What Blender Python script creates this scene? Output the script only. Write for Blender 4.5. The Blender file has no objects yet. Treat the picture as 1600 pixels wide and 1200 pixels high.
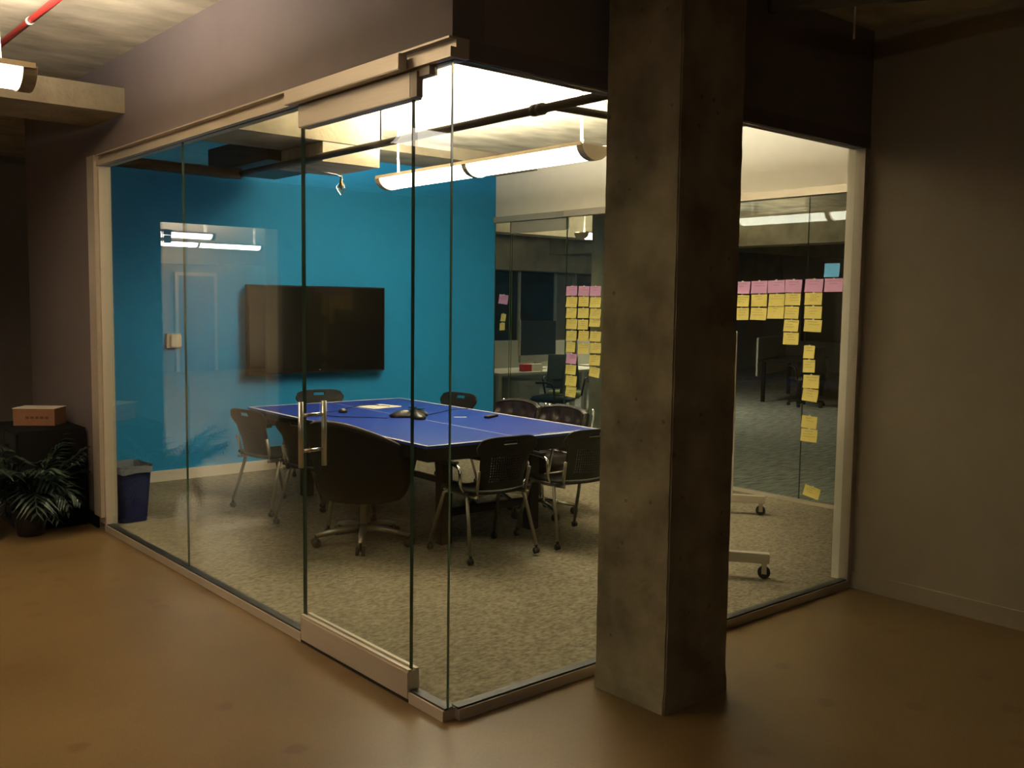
import bpy, bmesh, math, random
from math import sin, cos, pi, radians as R
from mathutils import Vector, Matrix
random.seed(7)
S = bpy.context.scene
COL = S.collection

# ------------------------------------------------------------------ camera, world, exposure
CAMP = Vector((-2.239, -2.971, 1.662))
_y, _p, _r = R(49.37), R(-4.757), R(0.744)
_fw = Vector((cos(_p)*cos(_y), cos(_p)*sin(_y), sin(_p)))
_rt = Vector((sin(_y), -cos(_y), 0)); _up = _rt.cross(_fw)
_r2 = _rt*cos(_r) + _up*sin(_r); _u2 = -_rt*sin(_r) + _up*cos(_r)
cd = bpy.data.cameras.new('camera'); cam = bpy.data.objects.new('camera', cd); COL.objects.link(cam)
cd.sensor_width = 36; cd.lens = 36*1500/1600; cd.clip_start = .05; cd.clip_end = 200
cam.matrix_world = Matrix(((_r2.x, _u2.x, -_fw.x, CAMP.x), (_r2.y, _u2.y, -_fw.y, CAMP.y), (_r2.z, _u2.z, -_fw.z, CAMP.z), (0, 0, 0, 1)))
S.camera = cam
w = bpy.data.worlds.new('world'); S.world = w; w.use_nodes = True
w.node_tree.nodes['Background'].inputs[0].default_value = (1, .8, .6, 1)
w.node_tree.nodes['Background'].inputs[1].default_value = .004
S.view_settings.view_transform = 'Standard'; S.view_settings.look = 'None'
S.view_settings.gamma = 1; S.view_settings.use_curve_mapping = False
S.view_settings.exposure = 0.0
S.cycles.transparent_max_bounces = 24
S.cycles.max_bounces = 10
LAMP_IN_DOWN, LAMP_IN_UP = 20.0, 400.0
LAMP_OUT_DOWN, LAMP_OUT_UP = 8.5, 180.0
LAMP_FILL_DOWN, LAMP_FILL_UP = 10.0, 26.0  # strengths of the added fill pendant, out of view
LAMP_OFF_DOWN, LAMP_OFF_UP = 60.0, 90.0
LAMP_HALL_DOWN, LAMP_HALL_UP = 14.0, 500.0
WARM = (1.0, .89, .74)

# ------------------------------------------------------------------ materials
def lin(c):
    f = lambda v: v/12.92 if v <= .04045 else ((v+.055)/1.055)**2.4
    return tuple(f(v/255) for v in c) + (1,)
def mat(name, rgb, rough=.6, metal=0, noise=0, scale=8, bump=0, bscale=60, stretch=(1, 1, 1), rgb2=None, detail=4, spec=.5, coat=0):
    m = bpy.data.materials.new(name); m.use_nodes = True
    nt = m.node_tree; b = nt.nodes['Principled BSDF']
    b.inputs['Roughness'].default_value = rough; b.inputs['Metallic'].default_value = metal
    b.inputs['Specular IOR Level'].default_value = spec; b.inputs['Coat Weight'].default_value = coat
    c1 = lin(rgb)
    tc = nt.nodes.new('ShaderNodeTexCoord'); mp = nt.nodes.new('ShaderNodeMapping'); mp.inputs['Scale'].default_value = stretch
    nt.links.new(tc.outputs['Object'], mp.inputs['Vector'])
    n = nt.nodes.new('ShaderNodeTexNoise'); n.inputs['Scale'].default_value = scale; n.inputs['Detail'].default_value = detail
    nt.links.new(mp.outputs[0], n.inputs['Vector'])
    r = nt.nodes.new('ShaderNodeValToRGB'); r.color_ramp.elements[0].position = .3; r.color_ramp.elements[1].position = .7
    k = noise if noise else .03
    r.color_ramp.elements[0].color = tuple(max(0, v*(1-k)) for v in c1[:3]) + (1,)
    r.color_ramp.elements[1].color = lin(rgb2) if rgb2 else tuple(v*(1+k) for v in c1[:3]) + (1,)
    nt.links.new(n.outputs['Fac'], r.inputs[0]); nt.links.new(r.outputs[0], b.inputs['Base Color'])
    if bump:
        n2 = nt.nodes.new('ShaderNodeTexNoise'); n2.inputs['Scale'].default_value = bscale; n2.inputs['Detail'].default_value = 5
        bp = nt.nodes.new('ShaderNodeBump'); bp.inputs['Strength'].default_value = bump; bp.inputs['Distance'].default_value = .01
        nt.links.new(mp.outputs[0], n2.inputs['Vector']); nt.links.new(n2.outputs['Fac'], bp.inputs['Height']); nt.links.new(bp.outputs[0], b.inputs['Normal'])
    return m
def emis(name, strength, rgb=WARM):
    m = bpy.data.materials.new(name); m.use_nodes = True; nt = m.node_tree; nt.nodes.clear()
    e = nt.nodes.new('ShaderNodeEmission'); o = nt.nodes.new('ShaderNodeOutputMaterial')
    e.inputs[0].default_value = tuple(rgb)+(1,); e.inputs[1].default_value = strength
    nt.links.new(e.outputs[0], o.inputs[0]); return m
def glassmat(name, tint=(.93, .97, .95), gain=1.0):
    m = bpy.data.materials.new(name); m.use_nodes = True; nt = m.node_tree; nt.nodes.clear()
    N = nt.nodes.new
    geo = N('ShaderNodeNewGeometry'); dot = N('ShaderNodeVectorMath'); dot.operation = 'DOT_PRODUCT'
    nt.links.new(geo.outputs['Normal'], dot.inputs[0]); nt.links.new(geo.outputs['Incoming'], dot.inputs[1])
    def mth(op, a, b=None):
        x = N('ShaderNodeMath'); x.operation = op
        for i, v in enumerate((a, b)):
            if v is None: continue
            if isinstance(v, (int, float)): x.inputs[i].default_value = v
            else: nt.links.new(v, x.inputs[i])
        return x.outputs[0]
    f = mth('ADD', mth('MULTIPLY', mth('POWER', mth('SUBTRACT', 1.0, mth('ABSOLUTE', dot.outputs['Value'])), 5.0), .96), .04)
    f = mth('MINIMUM', mth('MULTIPLY', f, gain), 1.0)
    tr = N('ShaderNodeBsdfTransparent'); tr.inputs[0].default_value = tint+(1,)
    gl = N('ShaderNodeBsdfGlossy'); gl.inputs['Roughness'].default_value = 0.0; gl.inputs[0].default_value = (1, 1, 1, 1)
    mx = N('ShaderNodeMixShader'); o = N('ShaderNodeOutputMaterial')
    nt.links.new(f, mx.inputs[0]); nt.links.new(tr.outputs[0], mx.inputs[1]); nt.links.new(gl.outputs[0], mx.inputs[2]); nt.links.new(mx.outputs[0], o.inputs[0])
    return m

def concrete_floor():
    m = mat('polished_concrete', (102, 80, 49), spec=.25, rough=.34, noise=.16, scale=.9, rgb2=(116, 93, 60), detail=8, coat=.05)
    nt = m.node_tree; b = nt.nodes['Principled BSDF']
    tc = nt.nodes.new('ShaderNodeTexCoord')
    v = nt.nodes.new('ShaderNodeTexVoronoi'); v.voronoi_dimensions = '2D'; v.inputs['Scale'].default_value = 3.6
    n = nt.nodes.new('ShaderNodeTexNoise'); n.inputs['Scale'].default_value = 14
    ad = nt.nodes.new('ShaderNodeVectorMath'); ad.operation = 'MULTIPLY_ADD'; ad.inputs[1].default_value = (.06,)*3
    nt.links.new(tc.outputs['Object'], n.inputs['Vector']); nt.links.new(n.outputs['Color'], ad.inputs[0]); nt.links.new(tc.outputs['Object'], ad.inputs[2])
    nt.links.new(ad.outputs[0], v.inputs['Vector'])
    rp = nt.nodes.new('ShaderNodeValToRGB'); rp.color_ramp.elements[0].position = .1; rp.color_ramp.elements[1].position = .19
    nt.links.new(v.outputs['Distance'], rp.inputs[0])
    # stains only on some cells
    gt = nt.nodes.new('ShaderNodeMath'); gt.operation = 'GREATER_THAN'; gt.inputs[1].default_value = .7
    sp = nt.nodes.new('ShaderNodeSeparateColor'); nt.links.new(v.outputs['Color'], sp.inputs[0]); nt.links.new(sp.outputs[0], gt.inputs[0])
    inv = nt.nodes.new('ShaderNodeMath'); inv.operation = 'SUBTRACT'; inv.inputs[0].default_value = 1; nt.links.new(rp.outputs[0], inv.inputs[1])
    mu = nt.nodes.new('ShaderNodeMath'); mu.operation = 'MULTIPLY'; nt.links.new(gt.outputs[0], mu.inputs[0]); nt.links.new(inv.outputs[0], mu.inputs[1])
    m2 = nt.nodes.new('ShaderNodeMath'); m2.operation = 'MULTIPLY'; m2.inputs[1].default_value = .5; nt.links.new(mu.outputs[0], m2.inputs[0])
    old = b.inputs['Base Color'].links[0].from_socket
    mx = nt.nodes.new('ShaderNodeMix'); mx.data_type = 'RGBA'; nt.links.new(m2.outputs[0], mx.inputs[0]); nt.links.new(old, mx.inputs[6]); mx.inputs[7].default_value = lin((88, 60, 38))
    # fine aggregate speckle
    n3 = nt.nodes.new('ShaderNodeTexNoise'); n3.inputs['Scale'].default_value = 90; n3.inputs['Detail'].default_value = 3
    nt.links.new(tc.outputs['Object'], n3.inputs['Vector'])
    r3 = nt.nodes.new('ShaderNodeValToRGB'); r3.color_ramp.elements[0].position = .25; r3.color_ramp.elements[0].color = (.72, .7, .66, 1); r3.color_ramp.elements[1].position = .6; r3.color_ramp.elements[1].color = (1, 1, 1, 1)
    nt.links.new(n3.outputs['Fac'], r3.inputs[0])
    m4 = nt.nodes.new('ShaderNodeMix'); m4.data_type = 'RGBA'; m4.blend_type = 'MULTIPLY'; m4.inputs[0].default_value = .6
    nt.links.new(mx.outputs[2], m4.inputs[6]); nt.links.new(r3.outputs[0], m4.inputs[7]); nt.links.new(m4.outputs[2], b.inputs['Base Color'])
    return m

M = {}
M['floor'] = concrete_floor()
M['carpet'] = mat('loop_carpet', (112, 104, 86), .95, noise=.4, scale=42, stretch=(.8, 1.3, 1), rgb2=(136, 127, 108), bump=.6, bscale=120, detail=8, spec=.1)
M['office_carpet'] = mat('striped_office_carpet', (90, 92, 88), .95, noise=.45, scale=5, stretch=(1, 7, 1), rgb2=(150, 148, 138), spec=.1, detail=6)
M['concrete'] = mat('cast_concrete', (138, 124, 98), .85, noise=.22, scale=3, rgb2=(164, 150, 122), bump=.5, bscale=25, detail=10)
M['ceiling'] = mat('board_formed_concrete', (184, 171, 146), .9, noise=.34, scale=2.4, stretch=(1, 2.2, 1), rgb2=(208, 196, 170), bump=.4, bscale=9, detail=10)
M['mauve'] = mat('mauve_grey_paint', (106, 94, 91), .75, bump=.05, bscale=250)
M['dark_paint'] = mat('dark_grey_paint', (118, 108, 98), .8, bump=.05, bscale=250)
M['beige'] = mat('beige_paint', (158, 143, 120), .8, bump=.05, bscale=250)
M['cream'] = mat('cream_paint', (226, 217, 200), .75, bump=.05, bscale=250)
M['blue'] = mat('teal_blue_paint', (24, 124, 178), .7, bump=.05, bscale=250, spec=.3)
M['alu'] = mat('satin_aluminium', (190, 177, 158), .42, metal=.35, noise=.04, scale=3, stretch=(1, 1, 60))
M['steel'] = mat('brushed_steel', (190, 182, 168), .3, metal=1)
M['chrome'] = mat('chrome', (225, 222, 215), .12, metal=1)
M['leg'] = mat('silver_painted_tube', (150, 142, 126), .35, metal=.75)
M['black'] = mat('black_plastic', (16, 16, 15), .6, spec=.25)
M['blackfab'] = mat('black_mesh_fabric', (16, 15, 14), .9, spec=.2, bump=.3, bscale=400)
M['caster'] = mat('caster_rubber', (26, 22, 20), .6)
M['leather'] = mat('dark_brown_leather', (24, 14, 13), .3, noise=.25, scale=12, bump=.15, bscale=150)
M['table'] = mat('blue_table_paint', (26, 50, 136), .38, noise=.06, scale=3)
M['white'] = mat('white_line_paint', (225, 222, 212), .6)
M['paper'] = mat('white_paper', (225, 216, 198), .8)
M['apron'] = mat('black_steel', (14, 14, 13), .6, spec=.25)
M['phone'] = mat('charcoal_plastic', (42, 40, 38), .3)
M['screen'] = mat('black_gloss_screen', (12, 11, 10), .16, coat=.3)
M['bin'] = mat('navy_plastic', (18, 26, 74), .5)
M['liner'] = mat('clear_bin_liner', (120, 124, 130), .3, bump=.4, bscale=40)
M['card'] = mat('cardboard', (122, 84, 56), .85, noise=.08, scale=20)
M['cardprint'] = mat('brown_print', (84, 50, 30), .85)
M['leaf'] = mat('palm_leaf', (22, 37, 22), .5, noise=.3, scale=10)
M['pot'] = mat('dark_wicker_pot', (40, 27, 20), .8, noise=.4, scale=60, bump=.6, bscale=90)
M['soil'] = mat('soil', (40, 28, 20), .95, noise=.4, scale=40)
M['darkwood'] = mat('dark_cabinet', (14, 12, 11), .85, spec=.15)
M['yellow'] = mat('yellow_note_paper', (202, 184, 100), .85, noise=.03)
M['pink'] = mat('pink_note_paper', (184, 134, 168), .85, noise=.03)
M['bluenote'] = mat('blue_note_paper', (90, 160, 205), .85, noise=.03)
M['ink'] = mat('pen_ink', (48, 40, 34), .8)
M['tape'] = mat('tape', (200, 190, 165), .4)
M['red'] = mat('red_pipe_paint', (190, 46, 40), .45)
M['redcard'] = mat('red_card', (190, 28, 36), .7)
M['pipe'] = mat('dark_pipe_paint', (88, 78, 68), .5, metal=.2)
M['duct'] = mat('dark_duct_metal', (60, 55, 50), .5, metal=.3, noise=.1)
M['rod'] = mat('white_cord', (225, 215, 195), .5)
M['lamp'] = mat('lamp_housing', (176, 158, 132), .45, metal=.2)
M['lampend'] = mat('lamp_end_cap', (150, 134, 112), .5)
M['brass'] = mat('brass_bulb', (190, 150, 70), .3, metal=1)
M['greychair'] = mat('grey_mesh', (58, 62, 56), .7)
M['lime'] = mat('yellow_green_fabric', (120, 124, 44), .8)
M['pale'] = mat('pale_laminate', (196, 188, 170), .5)
M['greycab'] = mat('pale_grey_metal', (150, 146, 132), .5)
M['night'] = mat('night_window_glass', (30, 30, 28), .06, spec=.8)
M['gasket'] = mat('dark_gasket', (24, 22, 20), .5)
M['edge'] = mat('green_glass_edge', (62, 84, 66), .2, spec=.8)
M['glass'] = glassmat('clear_glass', gain=.8)
M['rear_glass'] = glassmat('rear_clear_glass', gain=.6)
M['bulb'] = glassmat('bulb_glass', gain=2.0)
M['amber'] = mat('amber_sign', (230, 150, 40), .6)
for nm, d, u in (('in', LAMP_IN_DOWN, LAMP_IN_UP), ('out', LAMP_OUT_DOWN, LAMP_OUT_UP), ('side', LAMP_FILL_DOWN, LAMP_FILL_UP), ('off', LAMP_OFF_DOWN, LAMP_OFF_UP), ('hall', LAMP_HALL_DOWN, LAMP_HALL_UP)):
    M['lens_'+nm] = emis('lens_'+nm, d); M['up_'+nm] = emis('uplight_'+nm, u)

# ------------------------------------------------------------------ mesh helpers
def link(name, bm, m, parent=None, smooth=False, mats=None):
    me = bpy.data.meshes.new(name); bmesh.ops.recalc_face_normals(bm, faces=bm.faces); bm.to_mesh(me); bm.free()
    o = bpy.data.objects.new(name, me); COL.objects.link(o)
    for x in (mats or [m]): me.materials.append(M[x] if isinstance(x, str) else x)
    if smooth:
        for p in me.polygons: p.use_smooth = True
    if parent: o.parent = parent
    return o
def box(bm, x0, x1, y0, y1, z0, z1, bev=0, mi=0):
    g = bmesh.ops.create_cube(bm, size=1, matrix=Matrix.Translation(((x0+x1)/2, (y0+y1)/2, (z0+z1)/2)) @ Matrix.Diagonal((abs(x1-x0), abs(y1-y0), abs(z1-z0), 1)))
    fs = {f for v in g['verts'] for f in v.link_faces}
    for f in fs: f.material_index = mi
    if bev:
        bmesh.ops.bevel(bm, geom=list({e for v in g['verts'] for e in v.link_edges}), offset=bev, segments=2, affect='EDGES')
    return g['verts']
def B(name, m, x0, x1, y0, y1, z0, z1, parent=None, bev=0):
    bm = bmesh.new(); box(bm, x0, x1, y0, y1, z0, z1, bev); return link(name, bm, m, parent)
def tube(bm, pts, r, seg=8, caps=True):
    pts = [Vector(p) for p in pts]; rings = []
    rr = r if isinstance(r, (list, tuple)) else [r]*len(pts)
    prev = None
    for i, p in enumerate(pts):
        t = (pts[min(i+1, len(pts)-1)] - pts[max(i-1, 0)]).normalized()
        if prev is None:
            a = Vector((0, 0, 1)) if abs(t.z) < .9 else Vector((1, 0, 0)); u = t.cross(a).normalized()
        else: u = (prev - t*prev.dot(t)).normalized()
        prev = u; v = t.cross(u)
        rings.append([bm.verts.new(p + (u*cos(2*pi*k/seg) + v*sin(2*pi*k/seg))*rr[i]) for k in range(seg)])
    for a, b in zip(rings, rings[1:]):
        for k in range(seg): bm.faces.new((a[k], a[(k+1) % seg], b[(k+1) % seg], b[k]))
    if caps: bm.faces.new(rings[0][::-1]); bm.faces.new(rings[-1])
def smoothpath(pts, n=6):
    pts = [Vector(p) for p in pts]; out = []
    P = [pts[0]] + pts + [pts[-1]]
    for i in range(1, len(P)-2):
        for k in range(n):
            t = k/n; a, b, c, d = P[i-1], P[i], P[i+1], P[i+2]
            out.append(.5*((2*b) + (c-a)*t + (2*a-5*b+4*c-d)*t*t + (3*b-a-3*c+d)*t**3))
    out.append(pts[-1]); return out
def T(name, m, pts, r, parent=None, seg=8, sm=0):
    bm = bmesh.new(); tube(bm, smoothpath(pts, sm) if sm else pts, r, seg); return link(name, bm, m, parent, smooth=seg > 5)
def lathe(bm, prof, seg=20, c=(0, 0)):
    rings = []
    for r, z in prof: rings.append([bm.verts.new((c[0]+r*cos(2*pi*k/seg), c[1]+r*sin(2*pi*k/seg), z)) for k in range(seg)])
    for a, b in zip(rings, rings[1:]):
        for k in range(seg): bm.faces.new((a[k], a[(k+1) % seg], b[(k+1) % seg], b[k]))
    bm.faces.new(rings[0][::-1]); bm.faces.new(rings[-1])
def shell(pos, nu, nv, th, keep=lambda i, j: True):
    """curved panel with thickness: pos(u,v)->(point), u,v in 0..1; keep(i,j) drops cells (real holes)"""
    bm = bmesh.new(); g = [[Vector(pos(i/nu, j/nv)) for j in range(nv+1)] for i in range(nu+1)]
    def nrm(i, j):
        a = g[min(i+1, nu)][j]-g[max(i-1, 0)][j]; b = g[i][min(j+1, nv)]-g[i][max(j-1, 0)]
        n = a.cross(b); return n.normalized() if n.length > 1e-9 else Vector((0, 0, 1))
    F = {}; K = {}
    for i in range(nu+1):
        for j in range(nv+1):
            n = nrm(i, j)*th/2; F[i, j] = bm.verts.new(g[i][j]+n); K[i, j] = bm.verts.new(g[i][j]-n)
    kp = {(i, j) for i in range(nu) for j in range(nv) if keep(i, j)}
    for (i, j) in kp:
        q = [(i, j), (i+1, j), (i+1, j+1), (i, j+1)]
        bm.faces.new([F[c] for c in q]); bm.faces.new([K[c] for c in q[::-1]])
        for (di, dj), (a, b) in (((0, -1), (0, 1)), ((1, 0), (1, 2)), ((0, 1), (2, 3)), ((-1, 0), (3, 0))):
            if (i+di, j+dj) not in kp:
                try: bm.faces.new((F[q[b]], F[q[a]], K[q[a]], K[q[b]]))
                except ValueError: pass
    for v in [v for v in bm.verts if not v.link_faces]: bm.verts.remove(v)
    return bm
def thing(name, label, cat, loc=(0, 0, 0), rz=0, group=None):
    o = bpy.data.objects.new(name, None); COL.objects.link(o); o.location = loc; o.rotation_euler = (0, 0, rz); o.empty_display_size = .1
    return tag(o, label, cat, group)
def tag(o, label, cat, group=None):
    o['label'] = label; o['category'] = cat
    if group: o['group'] = group
    return o
def struct(o, label=None):
    o['kind'] = 'structure'
    if label: o['label'] = label
    return o
def sthing(name, label=None, loc=(0, 0, 0)):
    o = bpy.data.objects.new(name, None); COL.objects.link(o); o.location = loc; return struct(o, label)
KIDS = {}
def copy_tree(o, parent=None):
    c = o.copy(); COL.objects.link(c)
    if parent: c.parent = parent
    for ch in list(o.children): copy_tree(ch, c)
    return c
def place(proto, used, loc, rz, label, group=None):
    o = proto if not used else copy_tree(proto)
    o.location = loc; o.rotation_euler = (0, 0, rz); o['label'] = label
    if group: o['group'] = group
    return o

CZ = 3.24      # slab
GT, SB = 2.58, 2.655   # glass top, soffit bottom
W2, L, LA, WB = 4.885, 5.66, 4.07, 2.95

# ------------------------------------------------------------------ setting: slabs, walls
struct(B('floor', 'floor', -12, 24, -8, 22, -.2, 0), 'polished brown concrete corridor floor with darker stains')
struct(B('ceiling', 'ceiling', -12, 24, -8, 22, CZ, CZ+.2), 'rough board-marked concrete slab overhead')
struct(B('floor_carpet', 'carpet', .03, W2-.02, .03, L, 0, .012), 'speckled grey-beige loop carpet inside the glass room')
struct(B('floor_office_carpet', 'office_carpet', W2+.03, 20, -1, 16, 0, .012), 'striped dark grey carpet tiles of the office behind')
# wall A soffit (left) and its opaque continuation
bm = bmesh.new(); box(bm, -.03, .12, -.03, LA+.13, SB, CZ); box(bm, -.03, .06, LA+.13, 5.9, 0, CZ)
struct(link('wall_left', bm, 'mauve'), 'mauve grey bulkhead wall above and left of the sliding-door glass')
bm = bmesh.new(); box(bm, .12, 2.98, -.03, .12, SB, CZ)
struct(link('wall_front', bm, 'dark_paint'), 'dark grey bulkhead above the right glass wall')
struct(B('wall_right', 'beige', 2.98, 3.16, -8, .02, 0, CZ), 'plain beige wall right of the glass room')
struct(B('wall_south', 'cream', 3.04, W2+.1, .02, .14, 0, CZ))
struct(B('wall_back', 'blue', .06, W2, L, L+.12, 0, CZ), 'teal blue accent wall behind the table')
bm = bmesh.new(); box(bm, W2, W2+.12, .14, L+.12, SB, CZ)
struct(link('wall_east', bm, 'cream'), 'cream bulkhead above the rear glass wall')
struct(B('wall_hall_north', 'dark_paint', -2.27, 3.2, 9.0, 9.12, 0, CZ))
struct(B('wall_hall_return', 'dark_paint', .06, W2+.1, L+.12, 5.9, 0, CZ))
struct(B('wall_hall_left', 'mauve', -12, -3.9, 9.0, 9.12, 0, CZ))
struct(B('wall_hall_header', 'dark_paint', -3.9, -2.27, 9.0, 9.12, 2.63, CZ))
struct(B('wall_far_north', 'dark_paint', -12, 3, 19, 19.12, 0, CZ))
struct(B('wall_far_header', 'cream', -12, .5, 16.5, 16.6, 2.4, CZ))
struct(B('wall_far_right', 'cream', .5, .62, 9.12, 19, 0, CZ))
# jambs
j = sthing('trim_1', 'pale aluminium jamb at the left end of the sliding-door glass wall')
B('outer_jamb', 'alu', -.055, -.03, LA, LA+.15, .1, SB, j); B('inner_jamb', 'alu', -.03, .05, LA-.03, LA+.1, .05, SB, j)
j = sthing('trim_2', 'pale jamb where the right glass wall meets the beige wall')
B('jamb_face', 'alu', 2.935, 2.99, -.03, .03, .045, GT, j); B('jamb_stop', 'cream', 2.945, 2.99, .03, .06, .045, GT, j)
struct(B('baseboard_left', 'darkwood', -.042, -.03, LA+.12, 5.9, 0, .1))
struct(B('baseboard_back', 'cream', .06, W2, L-.014, L, .012, .11), 'pale baseboard along the teal wall')
struct(B('baseboard_right', 'beige', 2.965, 2.98, -8, -.03, 0, .1), 'beige baseboard of the right wall')
struct(B('baseboard_inner', 'cream', .06, .075, LA+.13, L, .012, .11))

# top tracks
def track(name, axis, a, b, label, m='alu', d=0):
    t = sthing(name, label)
    def bb(n, p0, p1, z0, z1):
        if axis == 'y': return B(n, m, p0, p1, a, b, z0, z1, t)
        return B(n, m, a, b, p0, p1, z0, z1, t)
    bb('lip', -.045+d, .06, SB-.008, SB); bb('channel', -.012+d, .05, GT+.038, SB-.008); bb('rail', -.038+d, .05, GT, GT+.038)
    return t
track('trim_3', 'y', -.03, LA+.02, 'pale aluminium head track over the left glass wall')
struct(B('trim_4', 'mauve', .051, WB+.04, -.034, .05, GT, SB), 'dull flush head track over the right glass wall')

# glass walls -------------------------------------------------------
def pane(parent, axis, c, a, b, z0, z1, th=.012, name='pane', gm='glass'):
    bm = bmesh.new()
    if axis == 'y': box(bm, c-th/2, c+th/2, a+.0015, b-.0015, z0, z1)
    else: box(bm, a+.0015, b-.0015, c-th/2, c+th/2, z0, z1)
    k = 0 if axis == 'y' else 1
    bm.normal_update()
    for f in bm.faces: f.material_index = 0 if abs(f.normal[k]) > .9 else 1
    return link(name, bm, None, parent, mats=[gm, 'edge'])
g = sthing('window_1', 'frameless glass wall with the sliding door, left side')
pane(g, 'y', 0, .006, .262, .05, GT); pane(g, 'y', 0, 1.18, 2.62, .05, GT); pane(g, 'y', 0, 2.62, LA, .05, GT)
for a, b in ((0, .24), (1.17, LA)):
    B('sill', 'alu', -.03, .03, a, b, 0, .045, g); B('gasket', 'gasket', -.022, .022, a, b, .045, .053, g)
WB = 2.935
g = sthing('window_2', 'frameless glass wall of the right side, behind the concrete pillar')
pane(g, 'x', 0, -.006, 1.47, .05, GT); pane(g, 'x', 0, 1.47, WB+.012, .05, GT)
B('sill', 'alu', .031, WB+.03, -.03, .03, 0, .045, g); B('gasket', 'gasket', .031, WB, -.022, .022, .045, .053, g)
WB = 2.95
g = sthing('window_3', 'rear glass wall covered in sticky notes')
YJ = [.14, 1.56, 3.02, 4.47]
for a, b in zip(YJ, YJ[1:]): pane(g, 'y', W2, a, b, .04, 2.6, gm='rear_glass')
pane(g, 'y', W2, 5.39, L, .04, 2.6, gm='rear_glass')
B('sill', 'alu', W2-.025, W2+.025, .14, 4.47, .0, .04, g)
B('head_rail', 'alu', W2-.05, W2+.05, .14, 4.47, 2.59, SB, g); B('head_rail', 'greycab', W2-.03, W2+.05, 4.47, L, 2.59, SB, g)
d = sthing('door_2', 'glass door in the rear glass wall beside the teal wall')
pane(d, 'y', W2+.02, 4.48, 5.385, .12, 2.46, gm='rear_glass'); B('bottom_rail', 'alu', W2, W2+.04, 4.48, 5.385, .015, .12, d); B('top_rail', 'greycab', W2-.0, W2+.04, 4.48, 5.385, 2.46, 2.585, d)
d = sthing('door_1', 'frameless glass door with aluminium rails and ladder pull handle')
pane(d, 'y', 0, .266, 1.166, .125, 2.475, name='door_pane')
for z0, z1, nm in ((.012, .128, 'bottom_rail'), (2.47, 2.568, 'top_rail')):
    bm = bmesh.new(); box(bm, -.03, .03, .246, 1.168, z0, z1, .003); box(bm, -.026, -.01, .246, 1.168, z1, z1+.01); box(bm, .01, .026, .246, 1.168, z1, z1+.01)
    link(nm, bm, 'alu', d)
B('header_cover', 'alu', -.085, -.045, .245, 1.2, 2.572, 2.636, d, .003)
B('pivot_patch', 'lampend', -.02, .02, .13, .245, 2.545, 2.58, d); B('pivot_post', 'lampend', -.03, .0, .2, .245, 2.47, 2.568, d)
B('threshold', 'gasket', -.03, .03, .246, 1.168, 0, .012, d)
h = bpy.data.objects.new('handle', None); COL.objects.link(h); h.parent = d; h['label'] = 'brushed steel ladder pull handle'
for x in (-.062, .062): T('grip', 'steel', [(x, 1.095, .875), (x, 1.095, 1.188)], .0125, h, 12)
for z in (.955, 1.125):
    T('standoff', 'chrome', [(-.05, 1.095, z), (.05, 1.095, z)], .009, h, 10)

# pillar
bm = bmesh.new(); vs = box(bm, .708, 1.112, -.516, -.118, 0, CZ)
bmesh.ops.bevel(bm, geom=[e for e in bm.edges if abs(e.verts[0].co.z-e.verts[1].co.z) > 1], offset=.006, segments=2, affect='EDGES')
bmesh.ops.subdivide_edges(bm, edges=[e for e in bm.edges if abs(e.verts[0].co.z-e.verts[1].co.z) > 1], cuts=60)
for v in bm.verts:
    if 0.01 < v.co.z < CZ-.01:
        v.co.x += random.uniform(-.0012, .0012); v.co.y += random.uniform(-.0012, .0012)
    if v.co.z < .07: v.co.x += (.012 if v.co.x > .9 else -.008)
def pillar_mat():
    m = mat('pillar_concrete', (112, 97, 72), .85, noise=.3, scale=4, rgb2=(150, 135, 106), bump=.5, bscale=30, detail=10)
    nt = m.node_tree; b = nt.nodes['Principled BSDF']; old = b.inputs['Base Color'].links[0].from_socket
    tc = nt.nodes.new('ShaderNodeTexCoord'); v = nt.nodes.new('ShaderNodeTexVoronoi'); v.inputs['Scale'].default_value = 9
    nt.links.new(tc.outputs['Object'], v.inputs['Vector'])
    rp = nt.nodes.new('ShaderNodeValToRGB'); rp.color_ramp.elements[0].position = .05; rp.color_ramp.elements[0].color = (.25, .2, .15, 1); rp.color_ramp.elements[1].position = .1; rp.color_ramp.elements[1].color = (1, 1, 1, 1)
    nt.links.new(v.outputs['Distance'], rp.inputs[0])
    mx = nt.nodes.new('ShaderNodeMix'); mx.data_type = 'RGBA'; mx.blend_type = 'MULTIPLY'; mx.inputs[0].default_value = .6
    nt.links.new(old, mx.inputs[6]); nt.links.new(rp.outputs[0], mx.inputs[7]); nt.links.new(mx.outputs[2], b.inputs['Base Color']); return m
M['pillar'] = pillar_mat()
o = struct(link('pillar', bm, 'pillar'), 'square rough concrete pillar in front of the right glass wall')
# faint scrape at its foot
# beams and ducts
struct(B('trim_5', 'concrete', -6, -.03, 3.49, 4.15, 2.86, 3.02), 'concrete beam meeting the mauve bulkhead at upper left')
struct(B('trim_6', 'concrete', .12, 1.94, 3.49, 4.15, 2.86, 3.04), 'concrete beam crossing the room under the slab')
struct(B('trim_7', 'concrete', 1.94, W2, 4.95, L, 3.12, CZ))
o = tag(B('air_duct', 'duct', 1.3, 1.94, 4.16, 5.3, 2.78, 2.98), 'dark square duct under the slab beside the teal wall', 'duct')
o = tag(B('air_duct', 'ceiling', 1.42, 1.92, 3.5, 4.2, 2.71, 2.855), 'pale short duct box hanging under the crossing beam', 'duct')
bm = bmesh.new(); tube(bm, [(1.35, -0.0+.13, 2.725), (1.35, 4.75, 2.725)], .025, 12)
pp = thing('ceiling_pipe', 'long dark pipe running under the slab inside the glass room', 'pipe')
link('pipe_run', bm, 'pipe', pp, True)
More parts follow.
